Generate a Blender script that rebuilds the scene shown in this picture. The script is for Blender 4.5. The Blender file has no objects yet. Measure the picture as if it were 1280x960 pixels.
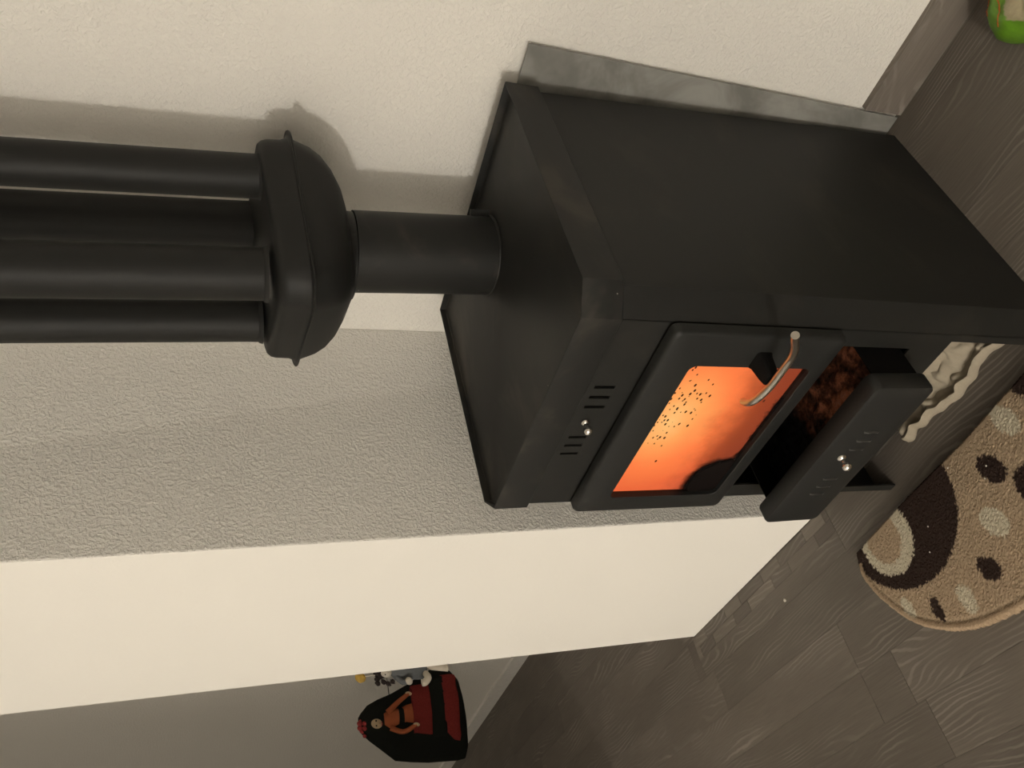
import bpy, bmesh, math, random
import numpy as np
from mathutils import Vector, Matrix, noise

random.seed(7)
SC = bpy.context.scene
COL = SC.collection
PI = math.pi

# ---------------------------------------------------------------- camera
H = 1.10
f_px, pitch, yaw, roll = 1038.9, math.radians(20.078), math.radians(49.389), math.radians(0.902)
hf = Vector((-math.sin(yaw), math.cos(yaw), 0))
F = hf * math.cos(pitch) - Vector((0, 0, 1)) * math.sin(pitch)
R = Vector((math.cos(yaw), math.sin(yaw), 0))
U = R.cross(F)
R, U = R * math.cos(roll) + U * math.sin(roll), U * math.cos(roll) - R * math.sin(roll)
cam_d = bpy.data.cameras.new('camera')
cam = bpy.data.objects.new('camera', cam_d)
COL.objects.link(cam)
cam_d.sensor_width = 36
cam_d.sensor_fit = 'HORIZONTAL'
cam_d.lens = 36 * f_px / 1280
cam_d.clip_start = 0.02
X, Y, Z = -U, R, -F            # the phone was held on its side
M = Matrix(((X[0], Y[0], Z[0], 0), (X[1], Y[1], Z[1], 0), (X[2], Y[2], Z[2], H), (0, 0, 0, 1)))
cam.matrix_world = M
SC.camera = cam

# ---------------------------------------------------------------- world, lamp, exposure
w = bpy.data.worlds.new('world')
SC.world = w
w.use_nodes = True
w.node_tree.nodes['Background'].inputs[0].default_value = (1, 0.9, 0.78, 1)
w.node_tree.nodes['Background'].inputs[1].default_value = 0.05

SC.view_settings.view_transform = 'Standard'
SC.view_settings.look = 'None'
SC.view_settings.gamma = 1
SC.view_settings.use_curve_mapping = False
SC.view_settings.exposure = 0.0
try:
    SC.cycles.use_denoising = True
    SC.cycles.diffuse_bounces = 5
    SC.cycles.sample_clamp_indirect = 4
except Exception:
    pass

LAMP_POS = (0.65, -5.0, 1.95)
ld = bpy.data.lights.new('room_lamp_light', 'POINT')
ld.energy = 345
ld.color = (1.0, 0.955, 0.885)
ld.shadow_soft_size = 0.14
lo = bpy.data.objects.new('room_lamp_light', ld)
lo.location = LAMP_POS
COL.objects.link(lo)
ld2 = bpy.data.lights.new('side_room_fill_light', 'POINT')   # unseen fill, added to brighten the space past the wing wall
ld2.energy = 20
ld2.color = (1.0, 0.92, 0.80)
ld2.shadow_soft_size = 0.15
lo2 = bpy.data.objects.new('side_room_fill_light', ld2)
lo2.location = (-3.7, -1.6, 2.2)
COL.objects.link(lo2)

# ---------------------------------------------------------------- material helpers
def new_mat(name):
    m = bpy.data.materials.new(name)
    m.use_nodes = True
    nt = m.node_tree
    return m, nt, nt.nodes['Principled BSDF']

def nd(nt, typ, **kw):
    n = nt.nodes.new(typ)
    for k, v in kw.items():
        if k.startswith('i_'):
            key = k[2:]
            n.inputs[int(key) if key.isdigit() else key.replace('_', ' ')].default_value = v
        else:
            setattr(n, k, v)
    return n

def ramp(nt, stops, interp='LINEAR'):
    n = nt.nodes.new('ShaderNodeValToRGB')
    cr = n.color_ramp
    cr.interpolation = interp
    while len(cr.elements) < len(stops):
        cr.elements.new(0.5)
    for e, (p, c) in zip(cr.elements, stops):
        e.position = p
        e.color = (c[0], c[1], c[2], 1) if not isinstance(c, (int, float)) else (c, c, c, 1)
    return n

def math_n(nt, op, a=None, b=None, c=None):
    n = nt.nodes.new('ShaderNodeMath')
    n.operation = op
    for i, v in enumerate((a, b, c)):
        if v is None: continue
        if isinstance(v, (int, float)): n.inputs[i].default_value = v
        else: nt.links.new(v, n.inputs[i])
    return n.outputs[0]

def mix_rgb(nt, fac, a, b, blend='MIX'):
    n = nt.nodes.new('ShaderNodeMixRGB')
    n.blend_type = blend
    for i, v in enumerate((fac, a, b)):
        if isinstance(v, (int, float)): n.inputs[i].default_value = v
        elif isinstance(v, tuple): n.inputs[i].default_value = (*v, 1)
        else: nt.links.new(v, n.inputs[i])
    return n.outputs[0]

def bump(nt, height, strength, dist, bsdf):
    b = nd(nt, 'ShaderNodeBump')
    b.inputs['Strength'].default_value = strength
    b.inputs['Distance'].default_value = dist
    nt.links.new(height, b.inputs['Height'])
    nt.links.new(b.outputs[0], bsdf.inputs['Normal'])

def geo_pos(nt):
    return nd(nt, 'ShaderNodeNewGeometry').outputs['Position']

def obj_co(nt):
    return nd(nt, 'ShaderNodeTexCoord').outputs['Object']

def noise_n(nt, vec, scale, detail=2, rough=0.5, dist=0.0):
    n = nd(nt, 'ShaderNodeTexNoise')
    n.inputs['Scale'].default_value = scale
    n.inputs['Detail'].default_value = detail
    n.inputs['Roughness'].default_value = rough
    n.inputs['Distortion'].default_value = dist
    nt.links.new(vec, n.inputs['Vector'])
    return n.outputs['Fac']

def mapping(nt, vec, scale=(1, 1, 1), loc=(0, 0, 0)):
    n = nd(nt, 'ShaderNodeMapping')
    n.inputs['Scale'].default_value = scale
    n.inputs['Location'].default_value = loc
    nt.links.new(vec, n.inputs['Vector'])
    return n.outputs[0]

def plaster(name, col, strength, scale=150, dist=0.0012):
    m, nt, b = new_mat(name)
    p = obj_co(nt)
    n1 = noise_n(nt, p, scale, 3, 0.55, 0.3)
    n2 = noise_n(nt, p, scale * 0.33, 2, 0.5)
    h = math_n(nt, 'ADD', ramp_out(nt, n1, 0.38, 0.68), math_n(nt, 'MULTIPLY', n2, 0.7))
    tone = noise_n(nt, p, 2.5, 3, 0.6)
    c = mix_rgb(nt, tone, tuple(x * 0.955 for x in col), col)
    nt.links.new(c, b.inputs['Base Color'])
    b.inputs['Roughness'].default_value = 0.75
    b.inputs['Specular IOR Level'].default_value = 0.25
    bump(nt, h, strength, dist, b)
    return m

def ramp_out(nt, v, a, b):
    n = nd(nt, 'ShaderNodeMapRange')
    n.interpolation_type = 'SMOOTHSTEP'
    nt.links.new(v, n.inputs['Value'])
    n.inputs['From Min'].default_value = a
    n.inputs['From Max'].default_value = b
    return n.outputs[0]

def black_metal(name, col, rough=0.5, dust=0.35, specks=True, spec=0.4):
    m, nt, b = new_mat(name)
    p = obj_co(nt)
    n1 = noise_n(nt, mapping(nt, p, (6, 3, 6)), 1.6, 4, 0.6, 0.4)
    fac = math_n(nt, 'MULTIPLY', ramp_out(nt, n1, 0.5, 0.8), dust)
    c = mix_rgb(nt, fac, col, (0.055, 0.048, 0.038))
    if specks:
        v = nd(nt, 'ShaderNodeTexVoronoi')
        v.inputs['Scale'].default_value = 38
        nt.links.new(p, v.inputs['Vector'])
        near = math_n(nt, 'LESS_THAN', v.outputs['Distance'], 0.035)
        sep = nd(nt, 'ShaderNodeSeparateColor')
        nt.links.new(v.outputs['Color'], sep.inputs[0])
        pick = math_n(nt, 'GREATER_THAN', sep.outputs[0], 0.93)
        c = mix_rgb(nt, math_n(nt, 'MULTIPLY', math_n(nt, 'MULTIPLY', near, pick), 0.7), c, (0.35, 0.33, 0.29))
    nt.links.new(c, b.inputs['Base Color'])
    b.inputs['Roughness'].default_value = rough
    b.inputs['Specular IOR Level'].default_value = spec
    nf = noise_n(nt, p, 420, 2)
    bump(nt, nf, 0.12, 0.0006, b)
    return m

def simple(name, col, rough=0.6, metal=0.0, spec=0.4, nscale=60, namp=0.12, bstr=0.1):
    m, nt, b = new_mat(name)
    p = obj_co(nt)
    n = noise_n(nt, p, nscale, 3)
    c = mix_rgb(nt, n, tuple(x * (1 - namp) for x in col), tuple(min(1, x * (1 + namp)) for x in col))
    nt.links.new(c, b.inputs['Base Color'])
    b.inputs['Roughness'].default_value = rough
    b.inputs['Metallic'].default_value = metal
    b.inputs['Specular IOR Level'].default_value = spec
    if bstr:
        bump(nt, n, bstr, 0.001, b)
    return m

def wood_mat(name, gain=1.0, axis_scale=1.0):
    m, nt, b = new_mat(name)
    p = obj_co(nt)
    oi = nd(nt, 'ShaderNodeObjectInfo')
    rnd = oi.outputs['Random']
    comb = nd(nt, 'ShaderNodeCombineXYZ')
    for i, k in enumerate((37.0, 17.0, 9.0)):
        nt.links.new(math_n(nt, 'MULTIPLY', rnd, k), comb.inputs[i])
    va = nd(nt, 'ShaderNodeVectorMath', operation='ADD')
    nt.links.new(p, va.inputs[0]); nt.links.new(comb.outputs[0], va.inputs[1])
    q = va.outputs[0]
    low = noise_n(nt, mapping(nt, q, (2.6, 8, 8)), 1.0, 1.5, 0.5, 0.3)
    sep = nd(nt, 'ShaderNodeSeparateXYZ')
    nt.links.new(p, sep.inputs[0])
    wob = noise_n(nt, mapping(nt, q, (30, 60, 60)), 1.0, 2, 0.5)
    ph = math_n(nt, 'ADD', math_n(nt, 'MULTIPLY', sep.outputs[1], 640.0),
                math_n(nt, 'ADD', math_n(nt, 'MULTIPLY', low, 92.0), math_n(nt, 'MULTIPLY', wob, 4.0)))
    s = math_n(nt, 'SINE', ph)
    line = ramp_out(nt, s, 0.2, 1.0)
    lm = noise_n(nt, mapping(nt, q, (5, 14, 14)), 1.0, 2, 0.5)
    line = math_n(nt, 'MULTIPLY', line, ramp_out(nt, lm, 0.42, 0.72))
    fine = noise_n(nt, mapping(nt, q, (18, 500, 500)), 1.0, 3, 0.6)
    blot = noise_n(nt, mapping(nt, q, (4, 12, 12)), 1.0, 3, 0.55)
    g = gain * 1.13
    c = mix_rgb(nt, blot, (0.088 * g, 0.074 * g, 0.060 * g), (0.148 * g, 0.128 * g, 0.108 * g))
    c = mix_rgb(nt, math_n(nt, 'MULTIPLY', ramp_out(nt, fine, 0.35, 0.7), 0.4), c, (0.076 * g, 0.064 * g, 0.052 * g))
    c = mix_rgb(nt, math_n(nt, 'MULTIPLY', line, 0.45), c, (0.265 * g, 0.24 * g, 0.208 * g))
    tone = math_n(nt, 'ADD', 0.88, math_n(nt, 'MULTIPLY', rnd, 0.24))
    cc = nd(nt, 'ShaderNodeVectorMath', operation='SCALE')
    nt.links.new(c, cc.inputs[0]); nt.links.new(tone, cc.inputs['Scale'])
    nt.links.new(cc.outputs[0], b.inputs['Base Color'])
    b.inputs['Roughness'].default_value = 0.55
    b.inputs['Specular IOR Level'].default_value = 0.35
    bump(nt, math_n(nt, 'ADD', line, fine), 0.12, 0.0006, b)
    return m

def attr_mat(name, rough=0.9, spec=0.1, fuzz=0.0, bscale=900, bdist=0.001, bstr=0.4):
    m, nt, b = new_mat(name)
    a = nd(nt, 'ShaderNodeAttribute')
    a.attribute_name = 'col'
    p = obj_co(nt)
    n = noise_n(nt, p, bscale, 2)
    c = mix_rgb(nt, math_n(nt, 'MULTIPLY', n, 0.35), a.outputs['Color'], (0, 0, 0))
    nt.links.new(c, b.inputs['Base Color'])
    b.inputs['Roughness'].default_value = rough
    b.inputs['Specular IOR Level'].default_value = spec
    if fuzz:
        b.inputs['Sheen Weight'].default_value = fuzz
    if bstr:
        bump(nt, n, bstr, bdist, b)
    return m

# ---------------------------------------------------------------- mesh helpers
def finish(name, bm, mat, parent=None, smooth=False, loc=None, rot=None, recalc=True):
    if recalc:
        bmesh.ops.recalc_face_normals(bm, faces=bm.faces)
    me = bpy.data.meshes.new(name)
    bm.to_mesh(me)
    bm.free()
    if smooth:
        for p in me.polygons: p.use_smooth = True
        try: me.set_sharp_from_angle(angle=math.radians(38))
        except Exception: pass
    me.materials.append(mat)
    o = bpy.data.objects.new(name, me)
    COL.objects.link(o)
    if parent: o.parent = parent
    if loc: o.location = loc
    if rot: o.rotation_euler = rot
    return o

def thing(name, label, cat, loc=(0, 0, 0), rot=(0, 0, 0), group=None):
    o = bpy.data.objects.new(name, None)
    COL.objects.link(o)
    o.location = loc
    o.rotation_euler = rot
    o.empty_display_size = 0.05
    return tag(o, label, cat, group)

def tag(o, label, cat, group=None, kind=None):
    if label: o['label'] = label
    if cat: o['category'] = cat
    if group: o['group'] = group
    if kind: o['kind'] = kind
    return o

def box(bm, x0, x1, y0, y1, z0, z1):
    vs = [bm.verts.new((x, y, z)) for z in (z0, z1) for y in (y0, y1) for x in (x0, x1)]
    for f in ((0, 1, 3, 2), (4, 6, 7, 5), (0, 4, 5, 1), (2, 3, 7, 6), (0, 2, 6, 4), (1, 5, 7, 3)):
        bm.faces.new([vs[i] for i in f])
    return vs

def bevel_all(bm, w, seg=2, ang=30):
    es = [e for e in bm.edges if len(e.link_faces) == 2 and e.calc_face_angle(0) > math.radians(ang)]
    bmesh.ops.bevel(bm, geom=es, offset=w, segments=seg, affect='EDGES', clamp_overlap=True)

def loft(bm, loops, cap0=True, cap1=True, closed=True):
    rows = [[bm.verts.new(p) for p in lp] for lp in loops]
    n = len(rows[0])
    for a, b in zip(rows, rows[1:]):
        for i in range(n if closed else n - 1):
            j = (i + 1) % n
            bm.faces.new((a[i], a[j], b[j], b[i]))
    if cap0: bm.faces.new(rows[0])
    if cap1: bm.faces.new(rows[-1])
    return rows

def circle(r, z, n=48, cx=0, cy=0):
    return [(cx + r * math.cos(2 * PI * i / n), cy + r * math.sin(2 * PI * i / n), z) for i in range(n)]

def rrect(w, h, r, n=6, cx=0, cz=0):
    """rounded rectangle, counter-clockwise 2-D points"""
    pts = []
    for (sx, sz, a0) in ((1, 1, 0), (-1, 1, 90), (-1, -1, 180), (1, -1, 270)):
        for k in range(n + 1):
            a = math.radians(a0 + 90 * k / n)
            pts.append((cx + sx * (w / 2 - r) + r * math.cos(a), cz + sz * (h / 2 - r) + r * math.sin(a)))
    return pts

def tube(bm, pts, r, n=16, cap=True):
    pts = [Vector(p) for p in pts]
    rs = r if isinstance(r, (list, tuple)) else [r] * len(pts)
    loops = []
    prev = None
    for i, p in enumerate(pts):
        t = (pts[min(i + 1, len(pts) - 1)] - pts[max(i - 1, 0)]).normalized()
        if prev is None:
            a = Vector((0, 0, 1)) if abs(t.z) < 0.9 else Vector((1, 0, 0))
            u = t.cross(a).normalized()
        else:
            u = (prev - t * prev.dot(t)).normalized()
        prev = u
        v = t.cross(u)
        loops.append([p + (u * math.cos(2 * PI * k / n) + v * math.sin(2 * PI * k / n)) * rs[i] for k in range(n)])
    loft(bm, loops, cap, cap)

def spline(pts, sub=6):
    P = [Vector(p) for p in pts]
    P = [2 * P[0] - P[1]] + P + [2 * P[-1] - P[-2]]
    out = []
    for i in range(1, len(P) - 2):
        for k in range(sub):
            t = k / sub
            a, b, c, d = P[i - 1], P[i], P[i + 1], P[i + 2]
            out.append(0.5 * ((2 * b) + (c - a) * t + (2 * a - 5 * b + 4 * c - d) * t * t + (3 * b - a - 3 * c + d) * t ** 3))
    out.append(P[-2])
    return out

def lathe(bm, prof, n=24, cap0=True, cap1=True, M4=None):
    loops = [circle(r, z, n) for r, z in prof]
    if M4 is not None:
        loops = [[M4 @ Vector(p) for p in lp] for lp in loops]
    loft(bm, loops, cap0, cap1)

def ball(bm, c, r, seg=20, rings=12, sc=(1, 1, 1)):
    ret = bmesh.ops.create_uvsphere(bm, u_segments=seg, v_segments=rings, radius=r)
    for v in ret['verts']:
        v.co = Vector((v.co.x * sc[0] + c[0], v.co.y * sc[1] + c[1], v.co.z * sc[2] + c[2]))

def holed_plate(bm, x0, x1, z0, z1, holes, y, th):
    """plate in the xz plane (front face at y, back at y+th) with rectangular holes"""
    xs = sorted({x0, x1, *[h[0] for h in holes], *[h[1] for h in holes]})
    zs = sorted({z0, z1, *[h[2] for h in holes], *[h[3] for h in holes]})
    xs = [x for x in xs if x0 <= x <= x1]; zs = [z for z in zs if z0 <= z <= z1]
    V = {}
    def v(i, j):
        if (i, j) not in V: V[(i, j)] = bm.verts.new((xs[i], y, zs[j]))
        return V[(i, j)]
    fs = []
    for i in range(len(xs) - 1):
        for j in range(len(zs) - 1):
            cx, cz = (xs[i] + xs[i + 1]) / 2, (zs[j] + zs[j + 1]) / 2
            if any(h[0] < cx < h[1] and h[2] < cz < h[3] for h in holes): continue
            fs.append(bm.faces.new((v(i, j), v(i + 1, j), v(i + 1, j + 1), v(i, j + 1))))
    ret = bmesh.ops.extrude_face_region(bm, geom=fs)
    vs = [g for g in ret['geom'] if isinstance(g, bmesh.types.BMVert)]
    bmesh.ops.translate(bm, verts=vs, vec=(0, th, 0))

def color_attr(me, cols):
    a = me.color_attributes.new('col', 'FLOAT_COLOR', 'POINT')
    a.data.foreach_set('color', np.asarray(cols, dtype=np.float32).ravel())

# ---------------------------------------------------------------- materials
M_WALL = plaster('plaster_back', (0.765, 0.735, 0.675), 0.65, 180, 0.0012)
M_WING = plaster('plaster_rough', (0.765, 0.735, 0.675), 0.72, 200, 0.0014)
M_END = plaster('plaster_smooth', (0.805, 0.775, 0.715), 0.12, 140, 0.001)
M_CEIL = simple('ceiling_paint', (0.8, 0.78, 0.74), 0.9, bstr=0)
M_WOOD = wood_mat('laminate_grey')
M_SKIRT = simple('skirting_paint', (0.74, 0.72, 0.68), 0.6)
M_BLACK = black_metal('stove_black', (0.0142, 0.0141, 0.0126), 0.55, 0.3, spec=0.22)
M_BLACK_TOP = black_metal('stove_top_black', (0.0130, 0.0129, 0.0116), 0.5, 0.85, spec=0.22)
M_FLUE = black_metal('flue_black', (0.0130, 0.0130, 0.0118), 0.52, 0.1, False, spec=0.2)
M_DOOR = black_metal('door_black', (0.0145, 0.0147, 0.0136), 0.5, 0.1, spec=0.25)
M_EDGE = simple('louver_highlight_black', (0.05, 0.048, 0.044), 0.28, spec=0.7, nscale=200)  # louver black, with their bright highlights put into the colour
M_DARK = simple('soot_black', (0.006, 0.0055, 0.005), 0.9, spec=0.1)
M_CHROME = simple('chrome', (0.72, 0.70, 0.66), 0.16, 1.0, nscale=30, namp=0.08, bstr=0)
M_STEEL = simple('brushed_steel', (0.50, 0.47, 0.42), 0.28, 1.0, nscale=80, namp=0.15, bstr=0.05)

def galv():
    m, nt, b = new_mat('galvanised_steel')
    p = obj_co(nt)
    v = nd(nt, 'ShaderNodeTexVoronoi')
    v.inputs['Scale'].default_value = 45
    nt.links.new(p, v.inputs['Vector'])
    n = noise_n(nt, p, 9, 4, 0.65, 0.5)
    c = mix_rgb(nt, ramp_out(nt, n, 0.3, 0.7), (0.185, 0.175, 0.150), (0.34, 0.33, 0.285))
    c = mix_rgb(nt, 0.0, c, v.outputs['Color'])
    hs = nd(nt, 'ShaderNodeHueSaturation')
    hs.inputs['Saturation'].default_value = 0.7
    nt.links.new(c, hs.inputs['Color'])
    nt.links.new(hs.outputs[0], b.inputs['Base Color'])
    b.inputs['Metallic'].default_value = 0.15
    b.inputs['Roughness'].default_value = 0.5
    bump(nt, n, 0.15, 0.002, b)
    return m
M_GALV = galv()

# ---------------------------------------------------------------- the setting
WXB, WXF, WY, WL, BY = -1.1116, -1.1397, 0.6614, -1.6895, 1.0843
TILT = -0.0208
ZC = 2.5
def struct(name, bm, mat):
    o = finish(name, bm, mat)
    o['kind'] = 'structure'
    return o

bm = bmesh.new(); box(bm, -5.0, 1.8, BY, BY + 0.12, -0.02, ZC); struct('wall_back', bm, M_WALL)
bm = bmesh.new(); box(bm, 1.8, 1.92, -6.4, BY, -0.02, ZC); struct('wall_right', bm, M_CEIL)
bm = bmesh.new(); box(bm, -5.12, -5.0, -6.4, BY, -0.02, ZC); struct('wall_far_left', bm, M_CEIL)
bm = bmesh.new(); box(bm, -5.12, 1.92, -6.52, -6.4, -0.02, ZC); struct('wall_front', bm, M_CEIL)
bm = bmesh.new(); box(bm, -2.22, -2.1, -6.4, 0.15, -0.001, ZC); struct('wall_left', bm, M_CEIL)
bm = bmesh.new(); box(bm, -5.12, 1.92, -6.52, BY + 0.12, ZC, ZC + 0.1); struct('ceiling', bm, M_CEIL)

# the short wing wall beside the stove: rough side face and smooth end face (two skins, one wall)
def wing():
    b1 = bmesh.new()
    y1 = BY + 0.001
    z0, z1 = -0.001, ZC
    def P(x, y, z, t): return (x + t * z, y, z)
    xb, xf, xl = WXB, WXF, WL
    base = [(xb, y1, 0.1), (xf, WY, 1.0), (xl, WY, 1.0), (xl, y1, 1.0)]
    lo_ = [b1.verts.new(P(x, y, z0, TILT * t)) for x, y, t in base]
    hi_ = [b1.verts.new(P(x, y, z1, TILT * t)) for x, y, t in base]
    fs = []
    for i in range(4):
        j = (i + 1) % 4
        fs.append(b1.faces.new((lo_[i], lo_[j], hi_[j], hi_[i])))
    b1.faces.new(lo_); b1.faces.new(hi_)
    fs[0].material_index = 0
    for f_ in fs[1:]: f_.material_index = 1
    o = finish('wall_wing', b1, M_WING)
    o.data.materials.append(M_END)
    # rounded arris so that the corner reads soft
    bv = o.modifiers.new('arris', 'BEVEL')
    bv.width = 0.003; bv.segments = 2; bv.limit_method = 'ANGLE'
    o['kind'] = 'structure'
wing()

# floor base and its laminate strips
bm = bmesh.new()
box(bm, -5.12, 1.92, -6.52, BY + 0.12, -0.06, -0.008)
box(bm, -5.12, 1.92, -6.52, -0.62, -0.0079, 0.0)
floor = struct('floor', bm, M_WOOD)
SW = 0.0915
def plank(x0, x1, y0, y1, zt=0.0, mat=None, name='plank', bev=0.0004):
    b_ = bmesh.new()
    cx, cy = (x0 + x1) / 2, (y0 + y1) / 2
    g = 0.00015
    hx, hy = (x1 - x0) / 2 - g, (y1 - y0) / 2 - g
    lp = lambda i, z: [(-hx + i, -hy + i, z), (hx - i, -hy + i, z), (hx - i, hy - i, z), (-hx + i, hy - i, z)]
    loft(b_, [lp(0, -0.008), lp(0, -bev), lp(bev, 0)], False, True)
    return finish(name, b_, mat or M_WOOD, floor, loc=(cx, cy, zt), recalc=True)

rows = [(0.2925 + SW * k, 0.2925 + SW * (k + 1)) for k in range(-10, 9)]
rng = random.Random(11)
for (y0, y1) in rows:
    k = round((y0 - 0.2925) / SW)
    if y0 > 1.07: continue
    y1c = min(y1, 1.0835)
    if k == 1: seams = [-5.1, -4.25, -3.2, -2.35, -1.222, -0.35, 0.6, 1.8]
    elif k == 2: seams = [-5.1, -4.5, -3.6, -2.7, -1.66, -0.2, 0.7, 1.8]
    elif k == 0: seams = [-5.1, -4.0, -3.1, -2.3, -1.222, -1.131, -0.4, 0.7, 1.8]
    else:
        s = -5.1; seams = [s]
        while s < 1.8:
            s = min(1.8, s + rng.choice((0.55, 0.8, 1.0, 1.2)) * rng.uniform(0.9, 1.1))
            if 1.8 - s < 0.2: s = 1.8
            seams.append(s)
    for a, b_ in zip(seams, seams[1:]):
        segs = [(a, b_)]
        if y1 > 0.665:      # cut around the wing wall
            out = []
            for (u, v) in segs:
                if v <= -1.695 or u >= -1.14: out.append((u, v)); continue
                if u < -1.72: out.append((u, -1.6915))
                if v > -1.16: out.append((-1.11, v))
            segs = out
        for (u, v) in segs:
            if k == 3 and v > -1.72 and u < -1.09:      # the row that carries the mosaic strip
                if u < -1.70:
                    plank(u, -1.70, y0, y1c)
                uu = max(u, -1.70)
                vv = min(v, -1.115)
                if vv - uu > 0.01: plank(uu, vv, y0, 0.6085)
                if v > -1.115: plank(-1.115, v, y0, y1c)
            elif v - u > 0.01:
                plank(u, v, y0, y1c)
# mosaic of short blocks along the foot of the wing wall
M_LIGHT = wood_mat('laminate_light_block', 1.2)
M_MID = wood_mat('laminate_dark_block', 0.9)
x = -1.70
per = 0.1695
for row, (ya, yb_) in enumerate(((0.6085, 0.6345), (0.6345, 0.6605))):
    off = -1.275 if row == 0 else -1.20
    xs = set()
    for n_ in range(-4, 3):
        xs.add(round(off + per * n_, 4)); xs.add(round(off + per * n_ + (0.102 if row == 0 else 0.07), 4))
    xs = sorted(v for v in xs if -1.70 < v < -1.115)
    xs = [-1.70] + xs + [-1.115]
    for a, b_ in zip(xs, xs[1:]):
        if b_ - a < 0.004: continue
        mid = (a + b_) / 2
        ph = ((mid - off) % per)
        light = ph < (0.102 if row == 0 else 0.07)
        plank(a, b_, ya, yb_, 0.0, M_LIGHT if light else M_MID, 'mosaic_block', 0.0005)

# grey laminate skirting right of the stove, pale skirting past the wing wall
bm = bmesh.new(); box(bm, -0.534, 1.8, BY - 0.011, BY, 0.0, 0.076); bevel_all(bm, 0.0012, 1)
o = struct('baseboard_back', bm, wood_mat('laminate_skirting', 1.25))
bm = bmesh.new(); box(bm, -5.0, -1.70, BY - 0.012, BY, 0.0, 0.055); bevel_all(bm, 0.003, 2)
struct('baseboard_left', bm, M_SKIRT)

# ---------------------------------------------------------------- galvanised sheet behind the stove
bm = bmesh.new()
N = 14
rowsf = []
for j in range(N + 1):
    z = 0.004 + (0.680) * j / N
    xr = -0.538 + (0.022) * j / N
    for yy, key in ((1.0725, 0), (1.0743, 1)):
        rowsf.append([(xx, yy + 0.0006 * math.sin(3 * z + 5 * xx), z) for xx in np.linspace(-1.06, xr, 9)])
fr = [[bm.verts.new(p) for p in r] for r in rowsf[0::2]]
bk = [[bm.verts.new(p) for p in r] for r in rowsf[1::2]]
for G in (fr, bk):
    for a, b_ in zip(G, G[1:]):
        for i in range(8): bm.faces.new((a[i], a[i + 1], b_[i + 1], b_[i]))
for j in range(N):
    for i in (0, 8): bm.faces.new((fr[j][i], fr[j + 1][i], bk[j + 1][i], bk[j][i]))
for j in (0, N):
    for i in range(8): bm.faces.new((fr[j][i], fr[j][i + 1], bk[j][i + 1], bk[j][i]))
o = finish('heat_shield', bm, M_GALV, smooth=True)
tag(o, 'dull galvanised metal sheet leaning on the wall behind the black stove', 'metal sheet')

# ---------------------------------------------------------------- the stove
stove = thing('wood_stove', 'black steel wood stove with glass door, lit fire and ash drawer pulled out', 'stove',
              (-0.77325, 0.81141, 0), (0, 0, 0.0142))
HW, HD, CH = 0.213, 0.2143, 0.027
TH = 0.0025
def plan(hw, hd, ch, z, back=None):
    back = hd if back is None else back
    return [(-hw, back, z), (-hw, -hd + ch, z), (-hw + ch, -hd, z),
            (hw - ch, -hd, z), (hw, -hd + ch, z), (hw, back, z)]
def shell_path(hw, hd, ch, back):
    p = plan(hw, hd, ch, 0, back)
    # open path: front right -> round the back -> front left
    return [p[i] for i in (3, 4, 5, 0, 1, 2)]
bm = bmesh.new()
zs = (0.0, 0.70)
outer = shell_path(HW, HD, CH, HD)
inner = shell_path(HW - TH, HD - TH * 0.0, CH, HD - TH)
lean = lambda y, z: y + (0.030 * (1 - z / 0.7) if y > 0.1 else 0)      # the back stands a little off plumb
ro = [[bm.verts.new((x, lean(y, z), z)) for (x, y, _) in outer] for z in zs]
ri = [[bm.verts.new((x, lean(y, z), z)) for (x, y, _) in inner] for z in zs]
for i in range(5):
    bm.faces.new((ro[0][i], ro[0][i + 1], ro[1][i + 1], ro[1][i]))
    bm.faces.new((ri[0][i], ri[1][i], ri[1][i + 1], ri[0][i + 1]))
    for k in (0, 1): bm.faces.new((ro[k][i], ro[k][i + 1], ri[k][i + 1], ri[k][i]))
for i in (0, 5): bm.faces.new((ro[0][i], ro[1][i], ri[1][i], ri[0][i]))
finish('body_shell', bm, M_BLACK, stove, smooth=True)

# front plate with firebox, drawer and foot openings and six vent slots
SLOTS = [(x - 0.0027, x + 0.0027, 0.6275, 0.6555) for x in (0.069, 0.050, 0.031)] + \
        [(x - 0.0024, x + 0.0024, 0.630, 0.6555) for x in (-0.031, -0.049, -0.067)]
holes = [(-0.165, 0.165, 0.365, 0.590), (-0.156, 0.156, 0.225, 0.345), (-0.172, 0.172, -0.01, 0.165)] + SLOTS
bm = bmesh.new()
holed_plate(bm, -(HW - CH), HW - CH, 0.0, 0.70, holes, -HD, 0.003)
finish('front_panel', bm, M_BLACK, stove)

# vent backing plate (sliding damper) and its knob
bm = bmesh.new(); box(bm, -0.10, 0.10, -HD + 0.010, -HD + 0.012, 0.615, 0.665)
finish('damper_slide', bm, M_DARK, stove)
def knob(name, loc, parent, s=1.0):
    """stemmed chrome ball knob that points to -y"""
    b_ = bmesh.new()
    prof = [(0.0001, 0), (0.0062, 0), (0.0066, 0.0015), (0.0058, 0.004), (0.0032, 0.006), (0.0028, 0.0105)]
    for k in range(9):
        a = -0.42 * PI + k * (0.92 * PI) / 8
        prof.append((max(0.0001, 0.0066 * math.cos(a)), 0.0160 + 0.0066 * math.sin(a)))
    prof = [(r * s, z * s) for r, z in prof]
    lathe(b_, prof, 24, True, True, Matrix.Rotation(PI / 2, 4, 'X'))
    return finish(name, b_, M_CHROME, parent, smooth=True, loc=loc)
kb = knob('damper_knob', (0.003, -HD - 0.0005, 0.645), stove, 0.95)
kb['label'] = 'small chrome ball knob between the vent slots'

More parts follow.
